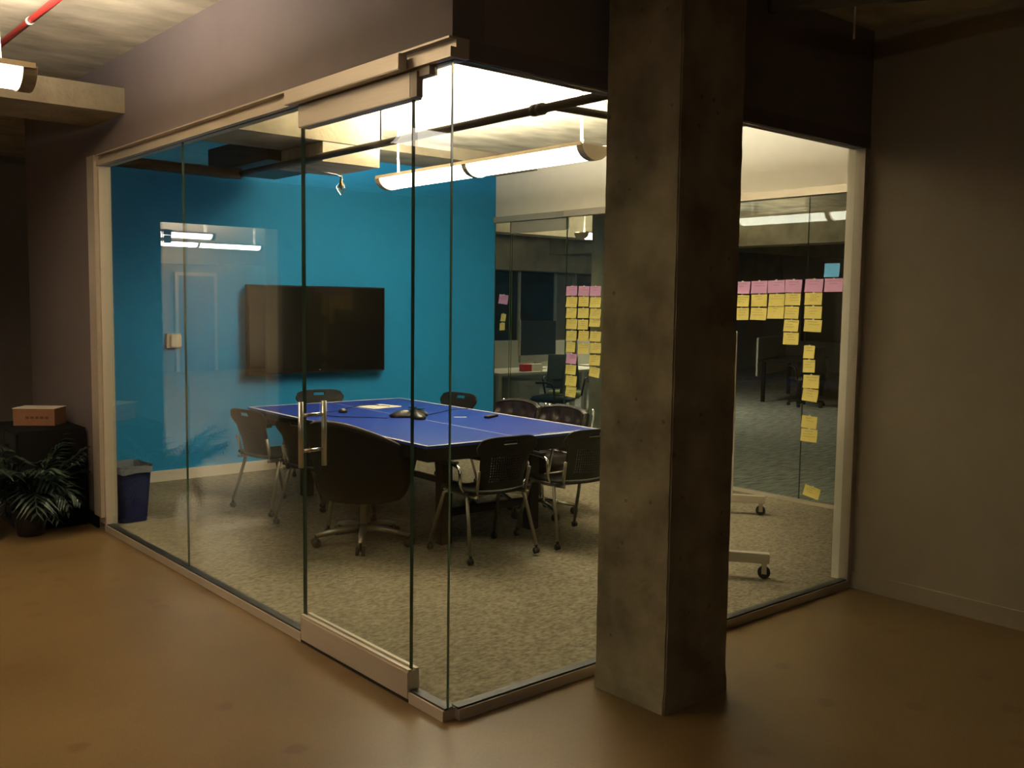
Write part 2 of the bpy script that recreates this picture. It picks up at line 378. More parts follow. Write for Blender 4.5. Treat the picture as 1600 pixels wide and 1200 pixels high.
for yy in (.98, 1.03): T('coupling', 'pipe', [(1.35, yy, 2.725), (1.35, yy+.035, 2.725)], .034, pp, 12)
T('branch', 'pipe', [(1.35, .9, 2.725), (2.6, .9, 2.75)], .022, pp)
T('branch', 'pipe', [(1.35, 4.75, 2.725), (1.25, 4.85, 2.73), (.2, 4.9, 2.75)], .045, pp, 10)
for yy in (2.3,): T('hanger', 'pipe', [(1.35, yy+.3, 2.74), (1.35, yy+.3, CZ if yy < 3 else 2.86)], .006, pp, 6)
pp = thing('fire_pipe', 'red pipe under the slab at the upper left corner', 'pipe')
T('pipe_run', 'red', [(-.768, -3, 3.15), (-.768, 3.45, 3.15)], .018, pp, 10); T('coupling', 'rod', [(-.768, 2.76, 3.15), (-.768, 2.79, 3.15)], .021, pp, 10)
pp = thing('ceiling_pipe', 'black pipe under the dark slab at upper right', 'pipe')
T('pipe_run', 'pipe', [(1.5, -.35, 3.02), (2.2, -1.0, 3.1), (2.95, -1.4, 3.12)], .045, pp, 10)
T('hanger', 'rod', [(2.3, -.3, 3.24), (2.3, -.3, 3.02)], .006, pp, 6)
sp = thing('sprinkler_lamp', 'small caged glass bulb on a shiny bent rod below the crossing beam', 'lamp', (1.9, 4.05, 0))
T('arm', 'chrome', [(-.42, -.02, 2.73), (-.05, 0, 2.705), (0, 0, 2.69), (0, 0, 2.655)], .012, sp, 8, 3)
bm = bmesh.new(); lathe(bm, [(.012, 2.65), (.034, 2.62), (.038, 2.59), (.028, 2.56), (.008, 2.55)], 14); link('bulb', bm, 'bulb', sp, True)
bm = bmesh.new(); lathe(bm, [(.012, 2.66), (.016, 2.63), (.01, 2.585)], 10); link('socket', bm, 'brass', sp, True)
for k in range(4):
    a = k*pi/2; T('cage_wire', 'chrome', [(0, 0, 2.65), (.045*cos(a), .045*sin(a), 2.6), (0, 0, 2.54)], .002, sp, 5, 4)

# ------------------------------------------------------------------ pendant lamps
def pendant(kind, n, label, loc, rz, group=None, drops=(0.12,), hw=.125, hh=.1, lens_z=2.6):
    """linear up/down lamp; local +X along its length, near end at 0; half-moon section"""
    t = thing('pendant_lamp', label, 'lamp', loc, rz, group)
    zt = 2.72; sl = 1.2
    def half(bm, x0, x1, w, h, flip=False, closed=True):
        N = 14; a = []; b = []
        for k in range(N+1):
            an = pi*k/N; y, z = -w*cos(an), zt-h*sin(an)
            a.append(bm.verts.new((x0, y, z))); b.append(bm.verts.new((x1, y, z)))
        for k in range(N): bm.faces.new((a[k], a[k+1], b[k+1], b[k]))
        if closed: bm.faces.new(a[::-1]); bm.faces.new(b); bm.faces.new((a[0], b[0], b[-1], a[-1]))
    for i in range(n):
        x0 = i*(sl+.03)
        bm = bmesh.new(); half(bm, x0+.03, x0+sl, hw*.93, hh*.93, closed=False); link('lens', bm, 'lens_'+kind, t, True)
        bm = bmesh.new()
        vs = [bm.verts.new(p) for p in ((x0+.03, -hw*.8, zt+.004), (x0+sl, -hw*.8, zt+.004), (x0+sl, hw*.8, zt+.004), (x0+.03, hw*.8, zt+.004))]; bm.faces.new(vs)
        link('uplight_lens', bm, 'up_'+kind, t)
    for i in range(n+1):
        x0 = i*(sl+.03) - (.012 if 0 < i < n else (.03 if i == 0 else .045)); x1 = x0 + (.055 if 0 < i < n else .06)
        bm = bmesh.new(); half(bm, x0 if i else x0, x1, hw, hh); link('end_cap', bm, 'lampend', t)
    for s in (-1, 1):
        B('side_rim', 'lamp', -.02, n*(sl+.03), s*hw-.006, s*hw+.006, zt-.012, zt+.012, t)
    for dx in drops:
        T('cord', 'rod', [(dx, 0, zt), (dx+.006, .004, (zt+CZ)/2), (dx, 0, CZ)], .009, t, 8, 4)
        bm = bmesh.new(); lathe(bm, [(.045, CZ), (.045, CZ-.02), (.02, CZ-.035)], 14, (dx, 0)); link('canopy', bm, 'lamp', t)
    return t
pendant('in', 2, 'bright pendant lamp of two sections hanging inside the glass room over the table', (2.38, 1.62, 0), pi/2, drops=(.1, 2.3))
pendant('out', 2, 'pendant lamp with white cord at the upper left corner, in the corridor', (-1.0, 2.0, 0), pi, drops=(.1, 2.3))
pendant('side', 2, 'added fill pendant over the corridor left of the camera, outside the frame', (-3.6, -4.0, 0), pi/2, drops=(.1, 2.3))  # added out of view to brighten the right bulkhead and pillar
pendant('off', 2, 'pendant lamp seen end-on through the rear glass near the ceiling', (7.75, 7.15, 0), 0, drops=(.05, 2.3))
pendant('hall', 2, 'middle lamp of the distant room mirrored in the left glass', (-6.2, 14.4, 0), 0, drops=(.1, 2.2))
pendant('hall', 2, 'farthest lamp of the distant room mirrored in the left glass', (-8.2, 17.2, 0), 0, drops=(.1, 2.2))
pendant('hall', 2, 'nearest lamp of the distant room mirrored in the left glass', (-4.2, 12.0, 0), 0, drops=(.1, 2.2))
# distant room: door and sign mirrored in the glass
dr = sthing('door_3'); B('frame', 'alu', -7.3, -6.3, 18.9, 19.0, 0, 2.3, dr); B('leaf_panel', 'mauve', -7.22, -6.38, 18.88, 18.9, 0, 2.22, dr); T('door_handle', 'chrome', [(-6.5, 18.84, 1.0), (-6.5, 18.84, 1.3)], .012, dr)
sg = thing('wall_sign', 'small amber and white wall sign beside the hall opening', 'sign', (-2.42, 9.2, 2.48)); B('amber_plate', 'amber', -.06, .06, -.01, .01, .0, .07, sg); B('white_plate', 'paper', -.055, .055, -.01, .01, -.1, -.005, sg)
struct(B('wall_hall_pier', 'cream', -4.3, -3.9, 9.12, 9.5, 0, CZ))

# ------------------------------------------------------------------ table
TX, TY, TA = 2.068, 3.268, R(90-88.24)
t = thing('ping_pong_table', 'blue ping-pong table with white lines used as meeting table', 'table', (TX, TY, 0), R(-1.76)+0*TA)
HX, HY = .7625, 1.37
B('table_top', 'table', -HX, HX, -HY, HY, .742, .76, t)
bm = bmesh.new()
for a in ((-HX, HX, -HY, -HY+.02), (-HX, HX, HY-.02, HY), (-HX, -HX+.02, -HY, HY), (HX-.02, HX, -HY, HY)): box(bm, *a, .7595, .7608)
link('boundary_line', bm, 'white', t); B('center_line', 'white', -.0025, .0025, -HY+.02, HY-.02, .7596, .7607, t)
bm = bmesh.new(); k = .22
while k < .68:
    ww = random.choice((.012, .018, .026)); box(bm, k, k+ww, -HY+.045, -HY+.056, .7598, .7607); k += ww+.008
link('lettering', bm, 'white', t)
bm = bmesh.new()
box(bm, -HX+.015, HX-.015, -HY+.01, -HY+.04, .655, .742); box(bm, -HX+.015, HX-.015, HY-.04, HY-.01, .655, .742)
box(bm, -HX+.01, -HX+.04, -HY+.01, HY-.01, .655, .742); box(bm, HX-.04, HX-.01, -HY+.01, HY-.01, .655, .742)
for yy in (-.7, 0, .7): box(bm, -HX+.04, HX-.04, yy-.02, yy+.02, .69, .742)
link('apron', bm, 'apron', t)
for sx in (-1, 1):
    for sy in (-1, 1):
        B('leg', 'apron', sx*.39-.045, sx*.39+.045, sy*1.02-.04, sy*1.02+.04, .012, .742, t, .004)
for sy in (-1, 1): B('cross_brace', 'apron', -.345, .345, sy*1.02-.02, sy*1.02+.02, .2, .25, t)
B('stretcher', 'apron', -.02, .02, -1.0, 1.0, .3, .34, t)

# things on the table
def at(u, v, z):
    d = _fw + _r2*((u-800)/1500) - _u2*((v-600)/1500); k = (z-CAMP.z)/d.z; return CAMP + d*k
ph = thing('conference_phone', 'black three-lobed conference phone in the middle of the blue table', 'phone', (2.07, 3.25, .7605), R(20)); ph.scale = (1.12, 1.12, 1.15)
bm = bmesh.new(); NR, NA = 8, 48; rings = []
for i in range(NR+1):
    s = i/NR; ring = []
    for kk in range(NA):
        a = 2*pi*kk/NA; rr = (.105+.065*cos(3*a))*s; z = .012+.058*(1-s**2.2)*(.6+.4*cos(3*a)*s) + .006*(1-s)
        ring.append(bm.verts.new((rr*cos(a), rr*sin(a), z)))
    rings.append(ring)
for a, b in zip(rings[1:], rings[2:]):
    for kk in range(NA): bm.faces.new((a[kk], a[(kk+1) % NA], b[(kk+1) % NA], b[kk]))
bm.faces.new(rings[1]); bot = [bm.verts.new((v.co.x*.93, v.co.y*.93, 0)) for v in rings[-1]]
for kk in range(NA): bm.faces.new((rings[-1][kk], rings[-1][(kk+1) % NA], bot[(kk+1) % NA], bot[kk]))
bm.faces.new(bot[::-1])
for v in rings[0]: bm.verts.remove(v)
link('body', bm, 'phone', ph, True)
bm = bmesh.new(); box(bm, .05, .11, -.03, .03, .052, .056, .002); link('display', bm, 'screen', ph)
bm = bmesh.new(); lathe(bm, [(.03, .066), (.03, .072), (.0005, .073)], 20); link('speaker_grille', bm, 'black', ph)
o = tag(T('cable', 'black', [(1.87, 3.3, .764), (1.6, 3.62, .764), (1.55, 3.9, .764), (1.8, 3.95, .764), (2.0, 4.1, .764), (2.25, 4.2, .766), (2.35, 4.0, .768)], .0028, None, 6, 6), 'thin black cable trailing left from the conference phone', 'cable')
o = tag(T('cable', 'black', [(2.19, 3.27, .764), (2.45, 3.4, .764), (2.65, 3.5, .764), (2.82, 3.5, .764)], .0028, None, 6, 6), 'thin black cable running right from the conference phone to the table edge', 'cable')
pz = thing('paper_sheets', 'white paper sheets lying near the far end of the blue table', 'paper', (2.28, 4.07, .7607), R(10))
for i in range(3):
    bm = bmesh.new(); box(bm, -.15+.01*i, .15, -.13, .14-.012*i, .0005*i*2, .0005*i*2+.0008); s_ = link('sheet', bm, 'paper', pz); s_.rotation_euler = (0, 0, R(4*i-4))
pk = thing('puck_speaker', 'small round dark puck left of the paper on the blue table', 'device', (1.79, 3.84, .7605))
bm = bmesh.new(); lathe(bm, [(.03, 0), (.038, .006), (.036, .022), (.025, .03)], 18); link('body', bm, 'phone', pk, True)
bm = bmesh.new(); lathe(bm, [(.018, .03), (.016, .033)], 14); link('button', bm, 'lampend', pk)
rm = thing('remote_control', 'slim black remote lying near the right edge of the blue table', 'remote', (2.585, 2.9, .7605), R(24))
B('body', 'black', -.085, .085, -.024, .024, 0, .017, rm, .004)
bm = bmesh.new()
for i in range(5):
    for jx in range(3): box(bm, -.06+i*.022, -.048+i*.022, -.016+jx*.012, -.008+jx*.012, .0168, .019)
link('button', bm, 'lampend', rm)
tag(B('card', 'paper', -.05, .05, -.012, .012, 0, .0012), 'narrow white card between the phone and the remote', 'card'); o = bpy.data.objects['card']; o.location = (2.39, 3.05, .7608); o.rotation_euler = (0, 0, R(-35))

# ------------------------------------------------------------------ plastic stacking chair (faces local +Y)
def plastic_chair():
    t = thing('stacking_chair', '', 'chair')
    def seat(u, v):
        x = (u-.5)*.46*(1-.12*max(0, v-.6)/.4); y = -.21+v*.44
        e = abs(u-.5)*2; z = .445+.02*e**2.2-.012*sin(pi*v)
        if v > .8: z -= (v-.8)**2*.9
        k = min(1, .0+ (1-e)*4+.6) ; y2 = y if v < .9 else y-(.03*e**3); return (x, y2, z)
    link('seat', shell(seat, 14, 14, .02), 'black', t, True)
    W = [(.0, .185), (.25, .175), (.55, .19), (.85, .235), (1, .215)]
    def hw(v):
        for (a, wa), (b, wb) in zip(W, W[1:]):
            if v <= b: s = (v-a)/(b-a); s = s*s*(3-2*s); return wa+(wb-wa)*s
        return W[-1][1]
    def back(u, v):
        s = (u-.5)*2; x = s*hw(v); z = .47+.35*v-.025*abs(s)**5*(v > .6)*(v-.6)/.4
        y = -.225-.09*v + .045*s*s*(1-.3*v)
        return (x, y, z)
    NU, NV = 44, 40
    def keep(i, j):
        u, v = (i+.5)/NU, (j+.5)/NV
        if abs(u-.5) < .12 and .86 < v < .935: return False
        if .16 < u < .84 and .16 < v < .62 and i % 2 == 0 and j % 2 == 0: return False
        return True
    link('backrest', shell(back, NU, NV, .012, keep), 'black', t, True)
    bm = bmesh.new()
    for s in (-1, 1):
        tube(bm, smoothpath([(s*.2, -.23, .43), (s*.2, 0, .42), (s*.2, .16, .43)], 4), .011)
        tube(bm, [(s*.19, -.2, .43), (s*.2, -.24, .6)], .011)
    tube(bm, [(-.2, -.1, .42), (.2, -.1, .42)], .01); tube(bm, [(-.2, .12, .42), (.2, .12, .42)], .01)
    link('frame', bm, 'leg', t, True)
    for s in (-1, 1):
        for fy, y0, y1 in ((1, .1, .235), (-1, -.12, -.245)):
            lg = T('leg', 'leg', [(s*.2, y0, .425), (s*.225, y0+fy*.025, .415), (s*.262, y1, .07)], .0125, t, 10)
            bm = bmesh.new(); tube(bm, [(s*.262-.014, y1, .033), (s*.262+.014, y1, .033)], .021, 12); tube(bm, [(s*.262, y1, .035), (s*.262, y1, .075)], .01)
            link('caster', bm, 'caster', lg, True)
        ar = T('armrest', 'chrome', [(s*.2, -.1, .43), (s*.265, -.13, .5), (s*.27, -.13, .59), (s*.27, -.08, .62), (s*.265, .12, .625)], .011, t, 8, 4)
        bm = bmesh.new(); box(bm, s*.268-.022, s*.268+.022, -.09, .15, .632, .648, .006); link('arm_pad', bm, 'black', ar)
    return t
proto = plastic_chair()
CH = [((1.70, 1.90), -4, 'black perforated-back chair at the near end of the table, seen from behind'),
      ((2.40, 1.83), -6, 'black perforated-back chair at the near table end, partly behind the pillar'),
      ((1.27, 3.96), -82, 'black plastic chair at the far left table corner before the teal wall'),
      ((1.30, 3.26), -74, 'black plastic chair left of the table, mostly hidden by the swivel chair'),
      ((2.22, 4.80), 170, 'black plastic chair at the far end of the table below the wall screen'),
      ((2.92, 4.08), 98, 'black plastic chair beyond the table at its far right, before the teal wall')]
for i, ((x, y), a, lb) in enumerate(CH): place(proto, i > 0, (x, y, .012), R(a), lb)

# tufted leather chairs (face local +Y)
def leather_chair():
    t = thing('leather_chair', '', 'chair')
    def tuft(x, z):
        d = 0
        for (a, b) in ((-.13, .0), (0, .0), (.13, .0), (-.065, .13), (.065, .13), (-.19, .13), (.19, .13), (-.13, -.13), (0, -.13), (.13, -.13)):
            d += math.exp(-((x-a)**2+(z-b)**2)/.0012)
        return d
    def back(u, v):
        s = (u-.5)*2; x = s*.268*(1-.04*v); z = .46+.36*v+.03*(1-s*s)*v - .03*max(0, abs(s)-.8)*5*v*v*.4
        y = -.2-.1*v+.05*s*s; return (x, y, z)
    bm = shell(back, 32, 24, .075)
    bm.normal_update()
    for v in bm.verts:
        k = tuft(v.co.x, v.co.z-.64); v.co -= v.normal*.022*k
    bmesh.ops.bevel(bm, geom=[e for e in bm.edges if len(e.link_faces) == 2 and e.calc_face_angle(0) > 1.2], offset=.02, segments=3, affect='EDGES')
    link('backrest', bm, 'leather', t, True)
    bm = bmesh.new(); box(bm, -.255, .255, -.22, .24, .38, .48, .03); link('seat', bm, 'leather', t, True)
    for s in (-1, 1):
        T('side_frame', 'chrome', [(s*.258, .2, .36), (s*.262, -.12, .37), (s*.262, -.22, .5), (s*.258, -.3, .72), (s*.24, -.33, .835)], .011, t, 8, 5)
        T('armrest', 'chrome', [(s*.262, -.2, .5), (s*.28, -.1, .62), (s*.28, .12, .62), (s*.262, .18, .38)], .011, t, 8, 5)
    T('column', 'chrome', [(0, 0, .38), (0, 0, .1)], .028, t, 12)
    for k in range(5):
        a = 2*pi*k/5+.3; lg = T('base_arm', 'chrome', [(0, 0, .12), (.27*cos(a), .27*sin(a), .075)], [.022, .013], t, 8)
        bm = bmesh.new(); tube(bm, [(.27*cos(a)-.015, .27*sin(a), .03), (.27*cos(a)+.015, .27*sin(a), .03)], .03, 12); tube(bm, [(.27*cos(a), .27*sin(a), .03), (.27*cos(a), .27*sin(a), .08)], .008); link('caster', bm, 'caster', lg, True)
    return t
lp = leather_chair()
place(lp, False, (2.80, 3.08, .012), R(96), 'tufted brown leather chair, left one of the pair beyond the table')
place(lp, True, (2.80, 2.54, .012), R(92), 'tufted brown leather chair, right one of the pair, nearer the pillar')

# swivel tub chair
sc = thing('swivel_chair', 'large black swivel tub chair at the left side of the table, behind the door', 'chair', (1.22, 2.60, .012), R(-70))
def tub(u, v):
    ph_ = R(-122+244*u); c = cos(ph_); rim = .625+.25*(.5+.5*cos(ph_*1.25))**1.2 if abs(ph_) < 2.5 else .6
    zb = .34; z = zb+(rim-zb)*v; rad = .24+.10*v**.6+.03*v*max(0, c)
    return (rad*1.02*sin(ph_), -rad*c-.0, z)
link('backrest', shell(tub, 40, 14, .05), 'blackfab', sc, True)
T('rim_highlight', 'lampend', [tuple(Vector(tub(u/30, 1.0))*1.0+Vector((0, 0, .004))) for u in range(1, 30)], .006, sc, 8)  # pale tube paints a highlight along the black rim
bm = bmesh.new(); lathe(bm, [(.10, .30), (.25, .34), (.285, .42), (.28, .47), (.2, .49)], 28); link('seat', bm, 'blackfab', sc, True)
T('column', 'leg', [(0, 0, .42), (0, 0, .1)], .027, sc, 14)
for k in range(5):
    a = 2*pi*k/5+R(160); ex, ey = .33*cos(a), .33*sin(a)
    lg = T('base_arm', 'leg', [(0, 0, .115), (ex*.55, ey*.55, .105), (ex, ey, .078)], [.03, .024, .015], sc, 8)
    bm = bmesh.new()
    for q in (-.02, .02): tube(bm, [(ex-sin(a)*(q-.01), ey+cos(a)*(q-.01), .031), (ex-sin(a)*(q+.01), ey+cos(a)*(q+.01), .031)], .031, 14)
    tube(bm, [(ex, ey, .03), (ex, ey, .085)], .009); link('caster', bm, 'caster', lg, True)

# ------------------------------------------------------------------ wall screen, thermostat, bin, board
tv = thing('wall_screen', 'large black flat screen mounted on the teal wall', 'television', (2.53, L, 0))
bm = bmesh.new(); box(bm, -.765, .765, -.125, -.075, .955, 1.815, .004); link('housing', bm, 'black', tv)
B('screen', 'screen', -.75, .75, -.128, -.125, .972, 1.8, tv)
B('wall_mount', 'pipe', -.3, .3, -.075, 0, 1.15, 1.6, tv); B('indicator', 'rod', -.01, .01, -.1285, -.127, .985, .989, tv)
th = thing('thermostat', 'small cream thermostat box on the teal wall left of the screen', 'thermostat', (1.1, L, 1.29))
B('back_plate', 'pale', -.065, .065, -.03, 0, -.065, .065, th, .004); B('cover', 'cream', -.035, .06, -.055, -.03, -.055, .055, th, .006)
bn = thing('recycling_bin', 'navy blue recycling bin with clear liner inside the left jamb', 'bin', (.215, 4.30, .012))
bm = bmesh.new()
def frus(bm, w0, d0, z0, w1, d1, z1, cap0=True):
    def ring(w_, d_, z):
        out = []
        for k in range(24):
            a = 2*pi*k/24; c, s = cos(a), sin(a); q = .35
            out.append(bm.verts.new((w_*math.copysign(abs(c)**q, c), d_*math.copysign(abs(s)**q, s), z)))
        return out
    a, b = ring(w0, d0, z0), ring(w1, d1, z1)
    for k in range(24): bm.faces.new((a[k], a[(k+1) % 24], b[(k+1) % 24], b[k]))
    if cap0: bm.faces.new(a[::-1])
    return a, b
frus(bm, .105, .135, 0, .13, .175, .40)
link('body', bm, 'bin', bn); bm = bmesh.new(); frus(bm, .135, .18, .385, .137, .182, .415, False); frus(bm, .12, .16, .25, .13, .176, .415, False); link('rim', bm, 'bin', bn)
bm = bmesh.new(); a, b = frus(bm, .139, .185, .37, .141, .187, .42, False); a2, b2 = frus(bm, .1, .13, .2, .124, .168, .424, False)
for v in bm.verts: v.co += Vector((random.uniform(-.004, .004), random.uniform(-.004, .004), random.uniform(-.008, .008)))
link('liner', bm, 'liner', bn)

wbv = Vector((4.206-2.668, 1.47-.37, 0)); wa = math.atan2(wbv.y, wbv.x)
wb = thing('rolling_whiteboard', 'rolling whiteboard on casters seen edge-on right of the pillar', 'whiteboard', (3.30, .98, .012), wa)
Lh = .92
B('board', 'paper', -Lh, Lh, -.012, .012, .82, 1.44, wb)
bm = bmesh.new()
for a in ((-Lh, Lh, .80, .83), (-Lh, Lh, 1.43, 1.46)): box(bm, a[0], a[1], -.018, .018, a[2], a[3], .004)
for s in (-1, 1): box(bm, s*Lh-.015, s*Lh+.015, -.018, .018, .8, 1.46, .004)
link('frame', bm, 'alu', wb)
for s in (-1, 1):
    lg = bpy.data.objects.new('leg', None); COL.objects.link(lg); lg.parent = wb
    B('post', 'alu', s*Lh-.02, s*Lh+.02, -.02, .02, .15, .85, lg); B('foot_bar', 'alu', s*Lh-.03, s*Lh+.03, -.27, .27, .095, .155, lg, .004)
    for q in (-.24, .24):
        bm = bmesh.new(); tube(bm, [(s*Lh-.015, q, .038), (s*Lh+.015, q, .038)], .038, 16); link('wheel', bm, 'caster', lg, True)
        bm = bmesh.new(); box(bm, s*Lh-.024, s*Lh-.018, q-.015, q+.015, .03, .09); box(bm, s*Lh+.018, s*Lh+.024, q-.015, q+.015, .03, .09); box(bm, s*Lh-.024, s*Lh+.024, q-.015, q+.015, .082, .097); link('caster_fork', bm, 'steel', lg)
wb.location = (3.297, 1.115, .012)

# ------------------------------------------------------------------ sticky notes on the rear glass
def onback(u, v):
    d = _fw + _r2*((u-800)/1500) - _u2*((v-600)/1500); k = (W2-.0075-CAMP.x)/d.x; return CAMP + d*k
def note(u0, u1, v0, v1, color, label, tilt=0, tape=True, writing=True):
    c = onback((u0+u1)/2, (v0+v1)/2); a = onback(u0, (v0+v1)/2); b = onback(u1, (v0+v1)/2)
    wd = a.y-b.y; ht = onback((u0+u1)/2, v0).z-onback((u0+u1)/2, v1).z
    bm = bmesh.new(); n = 6; th = .0006
    curl = random.uniform(.004, .012)
    rows = []
    for i in range(n+1):
        s = i/n; x = -curl*s*s
        rows.append([bm.verts.new((x-d_, y, ht/2-ht*s)) for d_ in (0, th) for y in (-wd/2, wd/2)])
    for r0, r1 in zip(rows, rows[1:]):
        bm.faces.new((r0[0], r0[1], r1[1], r1[0])); bm.faces.new((r0[3], r0[2], r1[2], r1[3])); bm.faces.new((r0[0], r1[0], r1[2], r0[2])); bm.faces.new((r0[1], r0[3], r1[3], r1[1]))
    bm.faces.new((rows[0][0], rows[0][2], rows[0][3], rows[0][1])); bm.faces.new((rows[-1][0], rows[-1][1], rows[-1][3], rows[-1][2]))
    o = link('sticky_note', bm, color); o.location = c; o.rotation_euler = (R(tilt+random.uniform(-1.5, 1.5)), 0, 0); tag(o, label, 'note')
    if writing:
        bm = bmesh.new(); nl = 2 if color == 'pink' else random.choice((2, 3, 3, 4))
        for q in range(nl):
            z = ht*.32-q*ht*.62/max(nl, 3); x = -curl*((ht/2-z)/ht)**2-th-.0005
            y = wd*random.uniform(.12, .38); end = -wd*random.uniform(.05, .38)
            while y > end:
                l = random.uniform(.008, .02); k = 0; pts = []
                while k < l:
                    pts.append((y-k, z+random.uniform(-.003, .003))); k += .0028
                pts = pts or [(y, z)]
                for (ya, za), (yb, zb) in zip(pts, pts[1:]):
                    vs = [bm.verts.new(p) for p in ((x, ya, za-.0014), (x, yb, zb-.0014), (x, yb, zb+.0014), (x, ya, za+.0014))]; bm.faces.new(vs)
                y -= l+.005
        link('writing', bm, 'ink', o)
    if tape:
        B('tape', 'tape', -.0014, -.0007, -.009, .009, ht/2-.006, ht/2+.008, o)
    return o
ORD = ['topmost', 'second from top', 'third from top', 'fourth from top', 'fifth from top', 'sixth from top', 'seventh from top', 'eighth from top', 'lowest']
def column(where, cells, pink_word='pink header note'):
    ny = 0; tot = sum(1 for c in cells if c[4] == 'yellow')
    for i, c in enumerate(cells):
        tilt = c[5] if len(c) > 5 else 0
        if c[4] == 'yellow':
            nm = 'only' if tot == 1 else ('lowest' if ny == tot-1 else ORD[ny]); ny += 1
            lb = '%s yellow note of %s' % (nm, where)
        elif c[4] == 'pink': lb = ('pink header note of %s' if i == 0 else 'pink note low amid the yellow ones of %s') % where
        else: lb = 'blue sticky note above the rightmost pink note on rear glass'
        note(*c[:5], lb, tilt)
Y, Pk = 'yellow', 'pink'
column('the outer note column left of pillar', [(885, 902, 447, 462, Pk), (885, 902, 464, 480, Y), (885, 901, 481.5, 497, Y), (885, 902, 498.5, 514, Y), (885, 901, 517, 532.5, Y), (885, 899, 534.5, 550, Y), (885, 901, 552.5, 568.5, Pk, 2), (884, 900, 570, 585, Y), (884, 901, 587, 603, Y, 2), (884, 900, 603.5, 620, Y, 5)])
column('the middle note column left of pillar', [(904, 921, 447, 462.5, Pk), (904, 920, 463.5, 479, Y), (903, 920, 481.5, 497, Y), (903, 919, 499.5, 515, Y), (904, 920, 517, 533, Y), (903, 920, 537, 553, Y, -3)])
column('the note column touching the pillar left side', [(922, 939, 447, 462.5, Pk), (922, 939, 464.5, 480.5, Y), (922, 939, 482.5, 498, Y), (921, 938, 498.5, 510.5, Y), (922, 939, 518, 533.5, Y), (922, 939, 536, 552, Y), (921, 938, 555, 571, Y), (921, 937, 574, 589, Y, 6)])
column('the small far group beside the teal wall', [(780, 794, 460.5, 475, Pk, 4), (783, 790.5, 490.5, 502, Y, 4), (781, 789, 504.5, 516, Y, -6)])
column('the note column touching the pillar right side', [(1148, 1172, 440, 459, Pk), (1148, 1170.5, 461, 479, Y), (1147, 1170, 481, 500, Y)])
column('the second note column right of pillar', [(1174, 1199, 439, 458.5, Pk), (1174, 1198.5, 460, 479, Y), (1173, 1198, 481, 500, Y)])
column('the third note column right of pillar', [(1200, 1226, 438, 457.5, Pk), (1201.5, 1226, 459.5, 478.5, Y), (1199.5, 1225, 479, 498, Y)])
column('the fourth note column right of pillar', [(1227, 1253, 437, 457, Pk), (1227, 1251, 458, 477, Y), (1226, 1248, 479, 498, Y), (1225, 1248, 499.5, 518, Y), (1224, 1248, 519.5, 538.5, Y)])
column('the long fifth note column right of pillar', [(1258, 1286, 436, 456.5, Pk), (1257.5, 1284.5, 457.5, 476.5, Y), (1257, 1284, 478.5, 498, Y), (1256.5, 1284, 499.5, 518.5, Y), (1256, 1273, 540, 560, Y), (1255, 1273.5, 562, 582, Y), (1255, 1280, 586, 606.5, Y), (1254, 1278, 607.5, 627, Y, 2), (1252.5, 1276.5, 650, 669, Y, 2)])
note(1251.5, 1277, 670.5, 690, Y, 'yellow sticky note of knee-height pair, lower one, right of pillar'); note(1256, 1281, 760, 777, Y, 'tilted yellow sticky note near the floor on the rear glass', 9)
note(1288.5, 1317, 435, 456, Pk, 'pink sticky note farthest right, directly under the blue note')
note(1288.5, 1312, 411.5, 433, 'bluenote', 'blue sticky note above the rightmost pink note', 0, False, False)

# ------------------------------------------------------------------ office behind
struct(B('wall_office_north', 'dark_paint', W2+.12, 20, 12.5, 12.62, 0, CZ))
struct(B('wall_office_east', 'dark_paint', 20, 20.12, -1, 12.62, 0, CZ)); struct(B('trim_8', 'concrete', 5.1, 20, 8.6, 9.0, 2.78, CZ)); struct(B('trim_9', 'concrete', 5.1, 20, 11.9, 12.5, 2.35, CZ))
struct(B('trim_10', 'concrete', 11.5, 12, -1, 12.5, 2.7, CZ))
struct(B('wall_office_south', 'dark_paint', W2+.12, 20, -1.1, -1.0, 0, CZ))
struct(B('office_column', 'concrete', 6.0, 6.4, 4.75, 5.2, 0, CZ), 'grey-green office column just left of the pillar'); bpy.data.objects['office_column'].name = 'trim_11'
for i, (a, b) in enumerate(((5.6, 7.4), (7.9, 9.6), (10.1, 12.2), (12.8, 15))):
    g = sthing('window_%d' % (i+4), 'tall dark night window in the office far wall'); B('pane', 'night', a, b, 12.46, 12.48, .9, 2.35, g)
    for xx in (a, (a+b)/2, b): B('mullion', 'greycab', xx-.03, xx+.03, 12.42, 12.5, .85, 2.35, g)
    B('sill', 'greycab', a, b, 12.4, 12.5, .82, .9, g)
for i, (a, b) in enumerate(((1, 4), (4.6, 7.6), (8.2, 11.2))):
    g = sthing('window_%d' % (i+8), 'dark night window at the office east end'); B('pane', 'night', 19.94, 19.96, a, b, .8, 2.4, g)
    for yy in (a, (a+b)/2, b): B('mullion', 'darkwood', 19.9, 19.98, yy-.04, yy+.04, .8, 2.4, g)
def desk(name, label, loc, wd=1.7, dp=.75, rz=0, m='pale'):
    t = thing(name, label, 'desk', loc, rz)
    B('desk_top', m, 0, wd, 0, dp, .705, .74, t, .004)
    for x in (.04, wd-.1):
        for y in (.06, dp-.12): B('leg', m, x, x+.06, y, y+.06, 0, .705, t)
    B('rear_screen', 'greycab', 0, wd, dp, dp+.03, .45, 1.12, t); return t
desk('office_desk', 'pale desk behind the rear glass left of the sticky notes, with a dark monitor', (5.8, 6.66, .012), 2.1, .8)
desk('office_desk', 'second pale desk farther right behind the sticky notes', (8.1, 6.75, .012), 2.0, .8)
desk('office_desk', 'distant dark desk beyond the glass right of the pillar', (12.2, 6.2, .012), 2.0, .8, R(20), 'darkwood')
